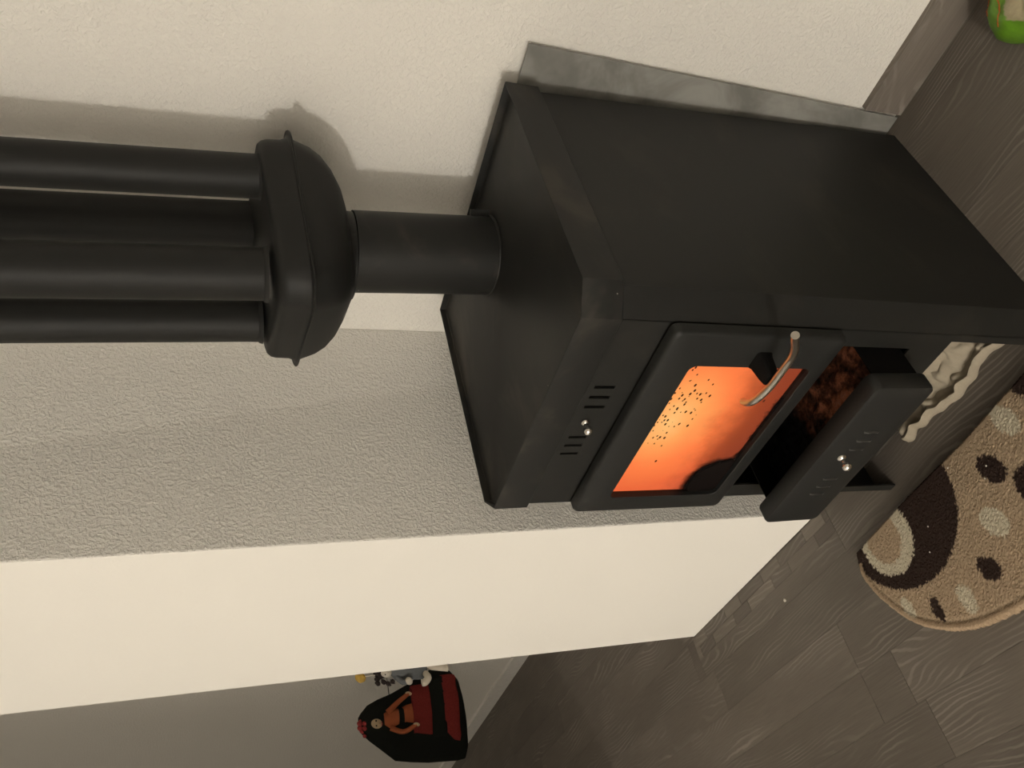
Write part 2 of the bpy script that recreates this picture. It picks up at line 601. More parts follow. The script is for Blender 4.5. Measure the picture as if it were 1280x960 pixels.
# floor plates and firebox lining
bm = bmesh.new(); box(bm, -HW + 0.003, HW - 0.003, -HD + 0.028, HD - 0.003, 0.165, 0.168); box(bm, -HW + 0.029, HW - 0.029, -HD + 0.004, -HD + 0.028, 0.165, 0.168)
finish('base_plate', bm, M_DARK, stove)
bm = bmesh.new(); box(bm, -0.185, 0.185, -HD + 0.004, HD - 0.004, 0.350, 0.354)
finish('grate_plate', bm, M_DARK, stove)
bm = bmesh.new()
lp0 = [(-0.184, -HD + 0.0035, 0.356), (0.184, -HD + 0.0035, 0.356), (0.184, -HD + 0.0035, 0.603), (-0.184, -HD + 0.0035, 0.603)]
lp1 = [(x, HD - 0.01, z) for x, _, z in lp0]
loft(bm, [lp0, lp1], False, True)
finish('firebox_lining', bm, M_DARK, stove)

# rimmed top
bm = bmesh.new()
RW, RD = 0.2205, 0.2195
def pl(off, z): return plan(RW - off, RD - off, 0.031 - off * 0.3, z, HD + 0.003 - off)
loft(bm, [pl(0.0045, 0.698), pl(0.0045, 0.667), pl(0.002, 0.6665), pl(0.0004, 0.668), pl(0, 0.7162), pl(0.0008, 0.7178), pl(0.0022, 0.7178),
          pl(0.0030, 0.7165), pl(0.0036, 0.7092), pl(0.006, 0.7072)], False, True)
finish('top_plate', bm, M_BLACK_TOP, stove, smooth=True)

# flue stub welded on the top
tilt_axis = Vector((hf.x, hf.y, 0))
TILTM = Matrix.Rotation(-math.radians(2.2), 4, tilt_axis)      # leans a little towards the wing wall
stub_loc = (-0.002, 0.108, 0.7075)
rt = TILTM.to_euler()
bm = bmesh.new()
lathe(bm, [(0.0555, 0.004), (0.0580, 0.0), (0.0582, 0.03), (0.0582, 0.2035), (0.0555, 0.2035), (0.0552, 0.03)], 64, False, False)
stub = finish('flue_stub', bm, M_BLACK_TOP, stove, smooth=True, loc=stub_loc, rot=rt)
bm = bmesh.new()
lps = []
for k in range(97):
    a = 2 * PI * k / 96
    lps.append((0.0592 * math.cos(a), 0.0592 * math.sin(a), 0.0010 + 0.0006 * noise.noise(Vector((k * 0.9, 0, 0)))))
tube(bm, lps, [0.0019 + 0.0005 * noise.noise(Vector((k * 1.3, 5, 0))) for k in range(97)], 8)
wl_ = finish('weld_bead', bm, M_BLACK_TOP, stub, smooth=True)
bm = bmesh.new(); box(bm, -0.006, 0.006, -0.004, 0.004, 0.0, 0.028); bevel_all(bm, 0.001, 1)
ra = math.radians(40)
finish('lug', bm, M_BLACK_TOP, stub, loc=(0.0615 * math.cos(ra), 0.0615 * math.sin(ra), 0.001), rot=(0, 0, ra))
bm = bmesh.new()
tube(bm, spline([(0, 0, 0.0), (-0.004, 0.002, 0.010), (-0.010, 0.002, 0.013), (-0.016, 0.0, 0.010)], 5), 0.0022, 8)
finish('lug', bm, M_BLACK_TOP, stub, smooth=True, loc=(-0.060, 0.035, 0.001))

# glazed door
door_cx, door_w, door_z0, door_z1 = 0.001, 0.374, 0.356, 0.603
def dloop(w_, h_, r_, y, cx=door_cx, cz=(door_z0 + door_z1) / 2, n=6):
    return [(a, y, c) for a, c in rrect(w_, h_, r_, n, cx, cz)]
dh = door_z1 - door_z0
gcx, gcz, gw, gh = -0.0085, 0.4685, 0.281, 0.177
y0 = -HD - 0.001
bm = bmesh.new()
loft(bm, [dloop(door_w - 0.006, dh - 0.006, 0.008, y0), dloop(door_w, dh, 0.010, y0 - 0.003), dloop(door_w, dh, 0.010, y0 - 0.0135),
          dloop(door_w - 0.0035, dh - 0.0035, 0.010, y0 - 0.0172), dloop(door_w - 0.010, dh - 0.010, 0.009, y0 - 0.019),
          dloop(gw + 0.002, gh + 0.002, 0.011, y0 - 0.019, gcx, gcz), dloop(gw, gh, 0.010, y0 - 0.0182, gcx, gcz), dloop(gw, gh, 0.010, y0 - 0.0125, gcx, gcz),
          dloop(gw, gh, 0.010, y0 - 0.0086, gcx, gcz), dloop(gw + 0.03, gh + 0.012, 0.010, y0 - 0.0084, gcx, gcz),
          dloop(gw + 0.036, gh + 0.016, 0.010, y0, gcx, gcz)], False, False)
door = finish('door', bm, M_DOOR, stove, smooth=True)

def glass_mat():
    m, nt, b = new_mat('sooty_stove_glass')
    out = nt.nodes['Material Output']
    nt.nodes.remove(b)
    p = obj_co(nt)
    sep = nd(nt, 'ShaderNodeSeparateXYZ'); nt.links.new(p, sep.inputs[0])
    x_, z_ = sep.outputs[0], sep.outputs[2]
    n1 = noise_n(nt, p, 30, 4, 0.6)
    n2 = noise_n(nt, p, 160, 3, 0.6)
    wob = math_n(nt, 'MULTIPLY', math_n(nt, 'SUBTRACT', n1, 0.5), 0.03)
    wob2 = math_n(nt, 'MULTIPLY', math_n(nt, 'SUBTRACT', n2, 0.5), 0.016)
    # soot creeping up from the lower edge
    zz = math_n(nt, 'ADD', z_, math_n(nt, 'ADD', wob, wob2))
    low = ramp_out(nt, zz, 0.393, 0.376)
    # thick soot in the lower left corner
    dx = math_n(nt, 'DIVIDE', math_n(nt, 'ADD', x_, 0.122), 0.052)
    dz = math_n(nt, 'DIVIDE', math_n(nt, 'SUBTRACT', z_, 0.383), 0.056)
    rr_ = math_n(nt, 'SQRT', math_n(nt, 'ADD', math_n(nt, 'MULTIPLY', dx, dx), math_n(nt, 'MULTIPLY', dz, dz)))
    rr_ = math_n(nt, 'ADD', rr_, math_n(nt, 'MULTIPLY', math_n(nt, 'SUBTRACT', n1, 0.5), 0.5))
    cor = ramp_out(nt, rr_, 1.22, 0.86)
    # brown haze above it
    hz = math_n(nt, 'MULTIPLY', ramp_out(nt, math_n(nt, 'ADD', z_, math_n(nt, 'MULTIPLY', wob, 2.2)), 0.475, 0.40), 0.38)
    # speckles
    v = nd(nt, 'ShaderNodeTexVoronoi'); v.inputs['Scale'].default_value = 190
    nt.links.new(mapping(nt, p, (0.6, 1, 1)), v.inputs['Vector'])
    sc_ = nd(nt, 'ShaderNodeSeparateColor'); nt.links.new(v.outputs['Color'], sc_.inputs[0])
    ex = math_n(nt, 'DIVIDE', math_n(nt, 'SUBTRACT', x_, 0.045), 0.075)
    ez = math_n(nt, 'DIVIDE', math_n(nt, 'SUBTRACT', z_, 0.533), 0.036)
    er = math_n(nt, 'ADD', math_n(nt, 'MULTIPLY', ex, ex), math_n(nt, 'MULTIPLY', ez, ez))
    dens = math_n(nt, 'MULTIPLY', ramp_out(nt, er, 1.9, 0.0), 0.5)
    pick = math_n(nt, 'LESS_THAN', sc_.outputs[0], math_n(nt, 'ADD', dens, 0.004))
    size = math_n(nt, 'MULTIPLY_ADD', sc_.outputs[1], 0.30, 0.06)
    sp = math_n(nt, 'MULTIPLY', math_n(nt, 'LESS_THAN', v.outputs['Distance'], size), pick)
    soot = math_n(nt, 'MAXIMUM', math_n(nt, 'MAXIMUM', low, cor), math_n(nt, 'MAXIMUM', hz, math_n(nt, 'MULTIPLY', sp, 0.93)))
    tr = nd(nt, 'ShaderNodeBsdfTransparent')
    df = nd(nt, 'ShaderNodeBsdfDiffuse'); df.inputs[0].default_value = (0.008, 0.006, 0.0055, 1)
    gl = nd(nt, 'ShaderNodeBsdfGlossy'); gl.inputs['Roughness'].default_value = 0.15
    mx = nd(nt, 'ShaderNodeMixShader'); nt.links.new(soot, mx.inputs[0]); nt.links.new(tr.outputs[0], mx.inputs[1]); nt.links.new(df.outputs[0], mx.inputs[2])
    mg = nd(nt, 'ShaderNodeMixShader'); mg.inputs[0].default_value = 0.02
    nt.links.new(mx.outputs[0], mg.inputs[1]); nt.links.new(gl.outputs[0], mg.inputs[2])
    nt.links.new(mg.outputs[0], out.inputs[0])
    return m
bm = bmesh.new(); box(bm, gcx - gw / 2 - 0.004, gcx + gw / 2 + 0.004, y0 - 0.012, y0 - 0.0085, gcz - gh / 2 - 0.004, gcz + gh / 2 + 0.004)
# a single outer skin is enough for soot on the pane
g_ = finish('glass_pane', bm, glass_mat(), door)
g_['label'] = 'heat resistant glass pane spotted with soot'

# handle: bracket and bent rod
bm = bmesh.new()
hb = [(0.146, -0.232, 0.462), (0.147, -0.250, 0.464), (0.147, -0.268, 0.467)]
loft(bm, [[(0.146 + a * s, y, 0.466 + c * s + dz) for a, c in rrect(0.026, 0.020, 0.004, 3)] for (s, y, dz) in
          ((1.2, -0.232, 0), (1.0, -0.238, 0), (0.85, -0.256, 0.0), (0.7, -0.266, 0.0))], True, True)
finish('handle_bracket', bm, M_DARK, door, smooth=True)
bm = bmesh.new()
path = spline([(0.257, -0.302, 0.518), (0.244, -0.297, 0.508), (0.228, -0.290, 0.494), (0.208, -0.283, 0.481), (0.190, -0.278, 0.474), (0.165, -0.274, 0.469), (0.140, -0.271, 0.466),
               (0.118, -0.269, 0.468), (0.104, -0.265, 0.469), (0.094, -0.258, 0.468), (0.088, -0.251, 0.467)], 5)
tube(bm, path, 0.0047, 20)
hd_ = finish('handle', bm, M_STEEL, door, smooth=True)
hd_['label'] = 'bent chrome rod handle'

# ash drawer
DR = math.radians
drawer = bpy.data.objects.new('ash_drawer', None)
COL.objects.link(drawer); drawer.parent = stove
drawer.location = (0.0, -0.257, 0.2685); drawer.rotation_euler = (0, -0.030, 0)
drawer.empty_display_size = 0.03
def rl(w_, h_, r_, y): return [(a, y, c) for a, c in rrect(w_, h_, r_, 5)]
bm = bmesh.new()
loft(bm, [rl(0.296, 0.085, 0.008, 0.0), rl(0.3085, 0.0930, 0.010, -0.0005), rl(0.312, 0.0950, 0.011, -0.003), rl(0.312, 0.0950, 0.011, -0.0225),
          rl(0.309, 0.0920, 0.010, -0.0262), rl(0.303, 0.0865, 0.009, -0.0275)], True, True)
finish('drawer_front', bm, M_DOOR, drawer, smooth=True)
bm = bmesh.new()
t = 0.0016
def trayloop(o_, z): return [(-0.146 + o_, 0.0 + o_, z), (0.146 - o_, 0.0 + o_, z), (0.146 - o_, 0.30 - o_, z), (-0.146 + o_, 0.30 - o_, z)]
loft(bm, [trayloop(0, -0.043), trayloop(0, 0.030), trayloop(t, 0.030), trayloop(t, -0.0414)], True, True)
finish('drawer_tray', bm, M_DARK, drawer)
knob('drawer_knob', (0.012, -0.0270, 0.012), drawer, 1.05)['label'] = 'chrome ball knob of the ash drawer'
for xx in (0.066, 0.047, 0.028, -0.042, -0.061, -0.080):
    bm = bmesh.new()
    lps = []
    for k in range(9):
        u = -1 + 2 * k / 8
        hgt = 0.0034 * math.sqrt(max(0.0, 1 - u * u)) + 0.0001
        zc = 0.013 * u
        lps.append([(xx - 0.0030, -0.0274, zc - 0.003), (xx + 0.0016, -0.0274 - hgt, zc - 0.003), (xx + 0.0022, -0.0274 - hgt * 0.8, zc - 0.003), (xx + 0.0024, -0.0272, zc - 0.003)])
    loft(bm, lps, True, True)
    finish('louver', bm, M_EDGE, drawer, smooth=True)

# ash and rust in the tray: loose stuff
def rust_mat():
    m, nt, b = new_mat('rusty_ash')
    p = obj_co(nt)
    n = noise_n(nt, p, 55, 5, 0.7)
    n2 = noise_n(nt, p, 16, 3, 0.6)
    c = ramp(nt, [(0.38, (0.006, 0.005, 0.004)), (0.47, (0.09, 0.034, 0.02)), (0.56, (0.32, 0.11, 0.055)), (0.68, (0.30, 0.18, 0.13))])
    nt.links.new(math_n(nt, 'ADD', math_n(nt, 'MULTIPLY', n, 0.6), math_n(nt, 'MULTIPLY', n2, 0.4)), c.inputs[0])
    sep = nd(nt, 'ShaderNodeSeparateXYZ'); nt.links.new(p, sep.inputs[0])
    f = ramp_out(nt, math_n(nt, 'ADD', sep.outputs[0], math_n(nt, 'MULTIPLY', math_n(nt, 'SUBTRACT', n2, 0.5), 0.12)), -0.03, 0.04)
    cc = mix_rgb(nt, f, (0.004, 0.0035, 0.003), c.outputs[0])
    nt.links.new(cc, b.inputs['Base Color'])
    b.inputs['Roughness'].default_value = 0.95
    b.inputs['Specular IOR Level'].default_value = 0.1
    bump(nt, n, 0.6, 0.004, b)
    return m
bm = bmesh.new()
nx, ny = 60, 40
V = []
for j in range(ny + 1):
    r_ = []
    for i in range(nx + 1):
        xx = -0.141 + 0.282 * i / nx; yy = -0.250 + 0.24 * j / ny
        e = min(i, nx - i, j, ny - j)
        zz = 0.284 + 0.006 * noise.fractal(Vector((xx * 40, yy * 40, 1)), 0.8, 2, 4) + 0.004 * noise.noise(Vector((xx * 18, yy * 18, 4)))
        zz -= 0.018 * (1 - min(1, max(0, (xx + 0.10) / 0.12)))
        zz -= 0.0045 * xx / 0.14 * -1
        r_.append(bm.verts.new((xx, yy, zz)))
    V.append(r_)
for j in range(ny):
    for i in range(nx): bm.faces.new((V[j][i], V[j][i + 1], V[j + 1][i + 1], V[j + 1][i]))
ret = bmesh.ops.extrude_face_region(bm, geom=list(bm.faces))
for g in ret['geom']:
    if isinstance(g, bmesh.types.BMVert): g.co.z = 0.231
ash = finish('ash', bm, rust_mat(), None, loc=(-0.77325, 0.81141, 0), rot=(0, 0, 0.0142))
tag(ash, 'charred rust-brown ash and flakes filling the pulled out drawer', 'ash', kind='stuff')

# the fire itself
def fire_mat():
    m, nt, b = new_mat('fire')
    out = nt.nodes['Material Output']
    nt.nodes.remove(b)
    p = obj_co(nt)
    sep = nd(nt, 'ShaderNodeSeparateXYZ'); nt.links.new(p, sep.inputs[0])
    n = noise_n(nt, mapping(nt, p, (9, 9, 7)), 1.0, 3, 0.5, 0.8)
    nn = math_n(nt, 'MULTIPLY', math_n(nt, 'SUBTRACT', n, 0.5), 0.55)
    dx = math_n(nt, 'DIVIDE', math_n(nt, 'ADD', sep.outputs[0], -0.006), 0.125)
    dz = math_n(nt, 'DIVIDE', math_n(nt, 'SUBTRACT', sep.outputs[2], 0.520), 0.085)
    d = math_n(nt, 'SQRT', math_n(nt, 'ADD', math_n(nt, 'MULTIPLY', dx, dx), math_n(nt, 'MULTIPLY', dz, dz)))
    d = math_n(nt, 'ADD', d, nn)
    c = ramp(nt, [(0.0, (1.0, 0.53, 0.18)), (0.22, (1.0, 0.38, 0.105)), (0.5, (1.0, 0.215, 0.06)), (0.8, (0.84, 0.145, 0.045)), (1.0, (0.72, 0.12, 0.045))])
    nt.links.new(math_n(nt, 'DIVIDE', d, 1.7), c.inputs[0])
    e = nd(nt, 'ShaderNodeEmission')
    nt.links.new(c.outputs[0], e.inputs[0])
    e.inputs[1].default_value = 1.04
    nt.links.new(e.outputs[0], out.inputs[0])
    return m
bm = bmesh.new()
nx, nz = 48, 26
fr, bk = [], []
for j in range(nz + 1):
    a, b2 = [], []
    for i in range(nx + 1):
        xx = -0.1635 + 0.327 * i / nx; zz = 0.367 + 0.221 * j / nz
        edge = min(1, min(i, nx - i, j, nz - j) / 4)
        lump = 0.5 + 0.5 * noise.noise(Vector((xx * 22, 3, zz * 14)))
        a.append(bm.verts.new((xx, -0.2135 - 0.005 * edge * lump, zz)))
        b2.append(bm.verts.new((xx, -0.205 + 0.030 * edge * lump, zz)))
    fr.append(a); bk.append(b2)
for G in (fr, bk):
    for a, b2 in zip(G, G[1:]):
        for i in range(nx): bm.faces.new((a[i], a[i + 1], b2[i + 1], b2[i]))
for j in range(nz):
    for i in (0, nx): bm.faces.new((fr[j][i], fr[j + 1][i], bk[j + 1][i], bk[j][i]))
for j in (0, nz):
    for i in range(nx): bm.faces.new((fr[j][i], fr[j][i + 1], bk[j][i + 1], bk[j][i]))
fire = finish('fire', bm, fire_mat(), None, smooth=True, loc=(-0.77325, 0.81141, 0), rot=(0, 0, 0.0142))
tag(fire, 'bright orange fire burning behind the sooty glass of the stove door', 'fire')

# ---------------------------------------------------------------- four-pipe flue radiator
c_, s_ = math.cos(0.0142), math.sin(0.0142)
fx = -0.77325 + c_ * stub_loc[0] - s_ * stub_loc[1]
fy = 0.81141 + s_ * stub_loc[0] + c_ * stub_loc[1]
rad = thing('flue_radiator', 'matt black flue heat exchanger with four parallel pipes above the stove', 'flue radiator',
            (fx - 0.0039, fy - 0.0046, stub_loc[2]))
rad.rotation_euler = (TILTM @ Matrix.Rotation(0.0142, 4, 'Z')).to_euler()
HROT = math.radians(-20.5)
def sq(scale, rnd, z, n=10, e=1.0):
    """rounded square loop, scale = half side, rnd = corner radius"""
    k_ = 0.978 if scale > 0.068 else 1.0
    pts = rrect(2 * scale * k_, 2 * scale * k_, min(rnd, scale * 0.999) * k_, n)
    ca, sa = math.cos(HROT), math.sin(HROT)
    out = []
    for a, b_ in pts:
        x, y = ca * a - sa * b_, sa * a + ca * b_
        k = (1.0 if z < 0.6 else 0.0) * max(0.0, min(1.0, (scale - 0.064) / 0.02))
        lat = 0.764 * x + 0.645 * y          # the pressed pans sit slightly askew on the pipes
        dep = -0.645 * x + 0.764 * y
        out.append((x, y, z + k * (0.060 * lat + 0.070 * dep)))
    return out
def hub(zf, up, parent):
    """two pressed pans seamed at height zf; up=+1 puts the flat pipe side on top"""
    zz = lambda d: zf + up * d
    b_ = bmesh.new()
    loft(b_, [sq(0.1300, 0.050, zz(0.0010)), sq(0.1265, 0.048, zz(0.003)), sq(0.1240, 0.046, zz(0.010)), sq(0.1230, 0.045, zz(0.028)), sq(0.1215, 0.044, zz(0.034)), sq(0.1175, 0.041, zz(0.0385)), sq(0.112, 0.036, zz(0.040))], False, True)
    finish('pan_upper' if up > 0 else 'pan_lower', b_, M_FLUE, parent, smooth=True)
    b_ = bmesh.new()
    loft(b_, [sq(0.1300, 0.050, zz(-0.0010)), sq(0.1262, 0.048, zz(-0.0030)), sq(0.1235, 0.047, zz(-0.012)), sq(0.1195, 0.047, zz(-0.026)), sq(0.1125, 0.047, zz(-0.040)), sq(0.1010, 0.047, zz(-0.053)),
              sq(0.0860, 0.046, zz(-0.0635)), sq(0.0700, 0.048, zz(-0.0690)), sq(0.0628, 0.0627, zz(-0.0715)), sq(0.0620, 0.0619, zz(-0.082))], False, True)
    finish('pan_lower' if up > 0 else 'pan_upper', b_, M_FLUE, parent, smooth=True)
    b_ = bmesh.new()
    loft(b_, [sq(0.1255, 0.048, zz(-0.0012)), sq(0.1325, 0.044, zz(-0.0012)), sq(0.1330, 0.044, zz(0.0)), sq(0.1325, 0.044, zz(0.0012)), sq(0.1255, 0.048, zz(0.0012))], False, False)
    finish('seam_flange', b_, M_FLUE, parent, smooth=True)
ZF = 0.9945 - stub_loc[2]
hub(ZF, 1, rad)
ZT = 1.78 - stub_loc[2]
hub(ZT, -1, rad)
s4 = 0.0702
ca, sa = math.cos(HROT), math.sin(HROT)
# pipe centres across and along the view of the stove, with the slightly uneven bores of the welded set
for lat, dep, pr in ((0.1000, -0.028, 0.0290), (0.0405, 0.095, 0.0342), (-0.0955, 0.028, 0.0292), (-0.0255, -0.095, 0.0338)):
    px, py = 0.764 * lat - 0.645 * dep, 0.645 * lat + 0.764 * dep
    b_ = bmesh.new()
    lathe(b_, [(pr + 0.0033, ZF + 0.0385), (pr + 0.0018, ZF + 0.043), (pr + 0.0003, ZF + 0.0445), (pr, ZF + 0.06), (pr, ZT - 0.06), (pr + 0.0013, ZT - 0.043), (pr + 0.0033, ZT - 0.0395)], 48, True, True)
    finish('pipe', b_, M_FLUE, rad, smooth=True, loc=(px, py, 0))
b_ = bmesh.new()
lathe(b_, [(0.0595, ZT + 0.070), (0.0595, 1.795)], 48, True, True)
finish('upper_pipe', b_, M_FLUE, rad, smooth=True)

# ---------------------------------------------------------------- crumpled cloth under the drawer
bm = bmesh.new()
nu, nv = 110, 60
V = []
for j in range(nv + 1):
    v_ = j / nv
    r_ = []
    for i in range(nu + 1):
        u_ = i / nu
        xx = -0.872 + 0.235 * u_
        yf_ = 0.636 + 0.012 * math.sin(u_ * 9) * u_ - 0.002
        yy = yf_ + (0.11 + 0.02 * math.sin(u_ * 5)) * v_
        env_u = min(1, u_ / 0.15) ** 0.7 * min(1, (1 - u_) / 0.12) ** 0.6
        heap = max(0, v_ - 0.22) / 0.5
        heap = min(1, heap) ** 0.8 * (0.25 + 0.75 * min(1, max(0, (u_ - 0.22) / 0.3)))
        fold = abs(noise.noise(Vector((xx * 30 + yy * 12, yy * 34, 2)))) * 2.0
        fold2 = abs(noise.noise(Vector((xx * 75, yy * 60 - xx * 30, 7))))
        ridge = math.exp(-((v_ - 0.05) / 0.035) ** 2) * (0.010 + 0.004 * noise.noise(Vector((u_ * 14, 0, 2))))
        bridge = max(0.0, math.sin(u_ * 22 + 0.6)) ** 2 * math.exp(-((v_ - 0.16) / 0.10) ** 2) * 0.015
        z_ = 0.002 + ridge + bridge + env_u * (heap * 0.050 + (0.12 + heap) * (0.022 * fold + 0.014 * fold2))
        if v_ < 0.03: z_ *= v_ / 0.03 * 0.8 + 0.2
        if v_ > 0.93: z_ *= (1 - v_) / 0.07 * 0.8 + 0.2
        r_.append(bm.verts.new((xx + 0.004 * noise.noise(Vector((u_ * 8, v_ * 8, 3))), yy + 0.006 * noise.noise(Vector((u_ * 12, v_ * 4, 9))), z_)))
    V.append(r_)
for j in range(nv):
    for i in range(nu): bm.faces.new((V[j][i], V[j][i + 1], V[j + 1][i + 1], V[j + 1][i]))
M_CLOTH = simple('beige_cloth', (0.33, 0.285, 0.215), 0.85, nscale=300, namp=0.1, bstr=0.2, spec=0.15)
o = finish('cloth', bm, M_CLOTH, smooth=True)
sol = o.modifiers.new('thickness', 'SOLIDIFY'); sol.thickness = 0.0015; sol.offset = 1
tag(o, 'crumpled beige cloth lying on the floor under the ash drawer', 'cloth')

# ---------------------------------------------------------------- rug
RC = Vector((-0.70, 0.0))
outline = [(-1.088, 0.549), (-1.101, 0.512), (-1.096, 0.478), (-1.082, 0.446), (-1.047, 0.394), (-0.996, 0.357), (-0.953, 0.339), (-0.909, 0.329), (-0.845, 0.3235),
           (-0.76, 0.322), (-0.64, 0.324), (-0.50, 0.336), (-0.42, 0.355), (-0.35, 0.395), (-0.31, 0.45), (-0.295, 0.52), (-0.305, 0.600), (-0.40, 0.596), (-0.63, 0.585), (-0.775, 0.570), (-0.928, 0.563), (-1.05, 0.553)]
def rug():
    dense = [(p.x, p.y) for p in spline([(a, b_, 0) for a, b_ in outline[:16]], 6)] + outline[16:]
    P = np.array(dense); Q = np.roll(P, -1, 0)
    dx = 0.0022
    gx = np.arange(-1.112, -0.285, dx); gy = np.arange(0.312, 0.612, dx)
    GX, GY = np.meshgrid(gx, gy)
    rs = np.random.RandomState(5)
    pts = np.stack([GX.ravel(), GY.ravel()], 1)
    inside = np.zeros(len(pts), bool)
    dist = np.full(len(pts), 9.0)
    for a, b_ in zip(P, Q):
        d_ = b_ - a
        t_ = np.clip(((pts - a) @ d_) / (d_ @ d_ + 1e-12), 0, 1)
        dist = np.minimum(dist, np.linalg.norm(pts - a - t_[:, None] * d_, axis=1))
        cond = (a[1] > pts[:, 1]) != (b_[1] > pts[:, 1])
        with np.errstate(divide='ignore', invalid='ignore'):
            xc = a[0] + (pts[:, 1] - a[1]) / (b_[1] - a[1] + 1e-15) * d_[0]
        inside ^= cond & (pts[:, 0] < xc)
    top = 0.556 + (pts[:, 0] + 1.088) * 0.08
    # colour pattern with ragged pile edges
    jit = rs.normal(0, 0.0016, pts.shape)
    q = pts + jit
    base = np.array([0.40, 0.30, 0.20]); cream = np.array([0.56, 0.50, 0.375]); dark = np.array([0.040, 0.026, 0.021])
    col = np.tile(base, (len(pts), 1))
    def ell(cx, cy, ra_, rb_, ang):
        c0, s0 = math.cos(ang), math.sin(ang)
        u = (q[:, 0] - cx) * c0 + (q[:, 1] - cy) * s0
        v = -(q[:, 0] - cx) * s0 + (q[:, 1] - cy) * c0
        return (u / ra_) ** 2 + (v / rb_) ** 2 < 1
    col[ell(-0.966, 0.561, 0.135, 0.131, 0)] = dark
    col[ell(-1.008, 0.530, 0.058, 0.062, 0)] = cream
    col[ell(-1.013, 0.533, 0.038, 0.043, 0)] = base
    for (cx, cy, a_, b__, ang, cc) in (
            (-0.701, 0.547, 0.028, 0.017, -1.25, cream), (-0.764, 0.505, 0.027, 0.019, -1.1, dark), (-0.809, 0.442, 0.027, 0.0185, -1.1, cream),
            (-0.861, 0.394, 0.022, 0.0165, -1.1, dark), (-0.925, 0.377, 0.0235, 0.0145, -1.45, cream), (-0.985, 0.390, 0.021, 0.0105, -1.55, dark),
            (-1.038, 0.418, 0.020, 0.0105, -1.4, cream), (-0.645, 0.575, 0.030, 0.020, -1.2, dark), (-0.715, 0.440, 0.045, 0.030, -1.1, dark),
            (-0.60, 0.46, 0.030, 0.022, -1.0, cream), (-0.55, 0.55, 0.028, 0.02, -1.0, dark), (-0.66, 0.375, 0.028, 0.018, -1.3, cream),
            (-0.50, 0.42, 0.045, 0.03, -1.0, dark), (-0.43, 0.52, 0.035, 0.025, -1.0, cream)):
        col[ell(cx, cy, a_, b__, ang)] = cc
    curved = pts[:, 1] < top - 0.03
    band = (np.abs(dist - 0.015) < 0.0022) & curved
    col[band] *= 0.72
    edge = (dist < 0.012) & curved
    col[edge] = col[edge] * 0.3 + np.array([0.40, 0.29, 0.19]) * 0.7
    col *= rs.uniform(0.86, 1.12, (len(pts), 1))
    prof = np.sqrt(np.clip(dist / 0.006, 0, 1)) * 0.011
    z = 0.0012 + prof + rs.normal(0, 0.00045, len(pts)) * (dist > 0.012)
    z += np.where(curved, -0.0022 * np.exp(-((dist - 0.015) / 0.003) ** 2), 0)
    n = len(gx); m = len(gy)
    I = inside.reshape(m, n)
    cell = I[:-1, :-1] & I[1:, :-1] & I[:-1, 1:] & I[1:, 1:]
    idx = np.arange(m * n).reshape(m, n)
    jj, ii = np.nonzero(cell)
    quads = np.stack([idx[jj, ii], idx[jj, ii + 1], idx[jj + 1, ii + 1], idx[jj + 1, ii]], 1)
    used = np.unique(quads)
    remap = -np.ones(m * n, int); remap[used] = np.arange(len(used))
    quads = remap[quads]
    # boundary: skirt to the floor
    xy = pts + rs.normal(0, 0.0006, pts.shape)
    vs = np.column_stack([xy[used], z[used]])
    edges = {}
    for q4 in quads.tolist():
        for k in range(4):
            a, b_ = q4[k], q4[(k + 1) % 4]
            if (b_, a) in edges: del edges[(b_, a)]
            else: edges[(a, b_)] = 1
    skirt = {}
    vl = vs.tolist(); cl = col[used].tolist(); fl = quads.tolist()
    ctr = np.array([-0.75, 0.47])
    for (a, b_) in edges:
        for k in (a, b_):
            if k not in skirt:
                skirt[k] = len(vl)
                vl.append([vl[k][0], vl[k][1], 0.0006]); cl.append([c * 0.8 for c in cl[k]])
        fl.append([b_, a, skirt[a], skirt[b_]])
    me = bpy.data.meshes.new('rug')
    me.from_pydata(vl, [], fl)
    color_attr(me, [[*c, 1] for c in cl])
    me.materials.append(attr_mat('rug_pile', 0.95, 0.03, 0.0, 900, 0.0008, 0.35))
    o = bpy.data.objects.new('rug', me)
    COL.objects.link(o)
    tag(o, 'small beige pile rug with dark brown and cream circles and spots', 'rug')
rug()

# crumbs
M_CRUMB = simple('crumb', (0.62, 0.58, 0.5), 0.8)
def crumb(x, y, z, r, label, group=None):
    b_ = bmesh.new()
    bmesh.ops.create_icosphere(b_, subdivisions=1, radius=r)
    for v in b_.verts: v.co = v.co * (1 + 0.35 * noise.noise(v.co * 900 + Vector((x * 50, y * 50, 0))))
    for v in b_.verts: v.co.z *= 0.7
    o = finish('crumb', b_, M_CRUMB, loc=(x, y, z + r * 0.55))
    tag(o, label, 'crumb', group)
crumb(-1.328, 0.575, 0.0, 0.0038, 'tiny white crumb on the grey floor between wing wall and rug')
for (x, y, t_) in ((-0.917, 0.499, 'nearer the stove'), (-0.940, 0.466, 'farther from the stove')):
    crumb(x, y, 0.0122, 0.0016, 'tiny white crumb on the dark crescent of the rug, the one ' + t_, 'crumbs on the dark crescent of the rug')
for (x, y, t_) in ((-0.782, 0.5, 'farther from the stove'), (-0.768, 0.513, 'nearer the stove')):
    crumb(x, y, 0.0122, 0.0015, 'tiny white crumb on the round dark rug spot, the one ' + t_, 'crumbs on a dark spot of the rug')
crumb(-0.826, 0.550, 0.0122, 0.0015, 'tiny white crumb on plain beige pile beside the dark crescent')

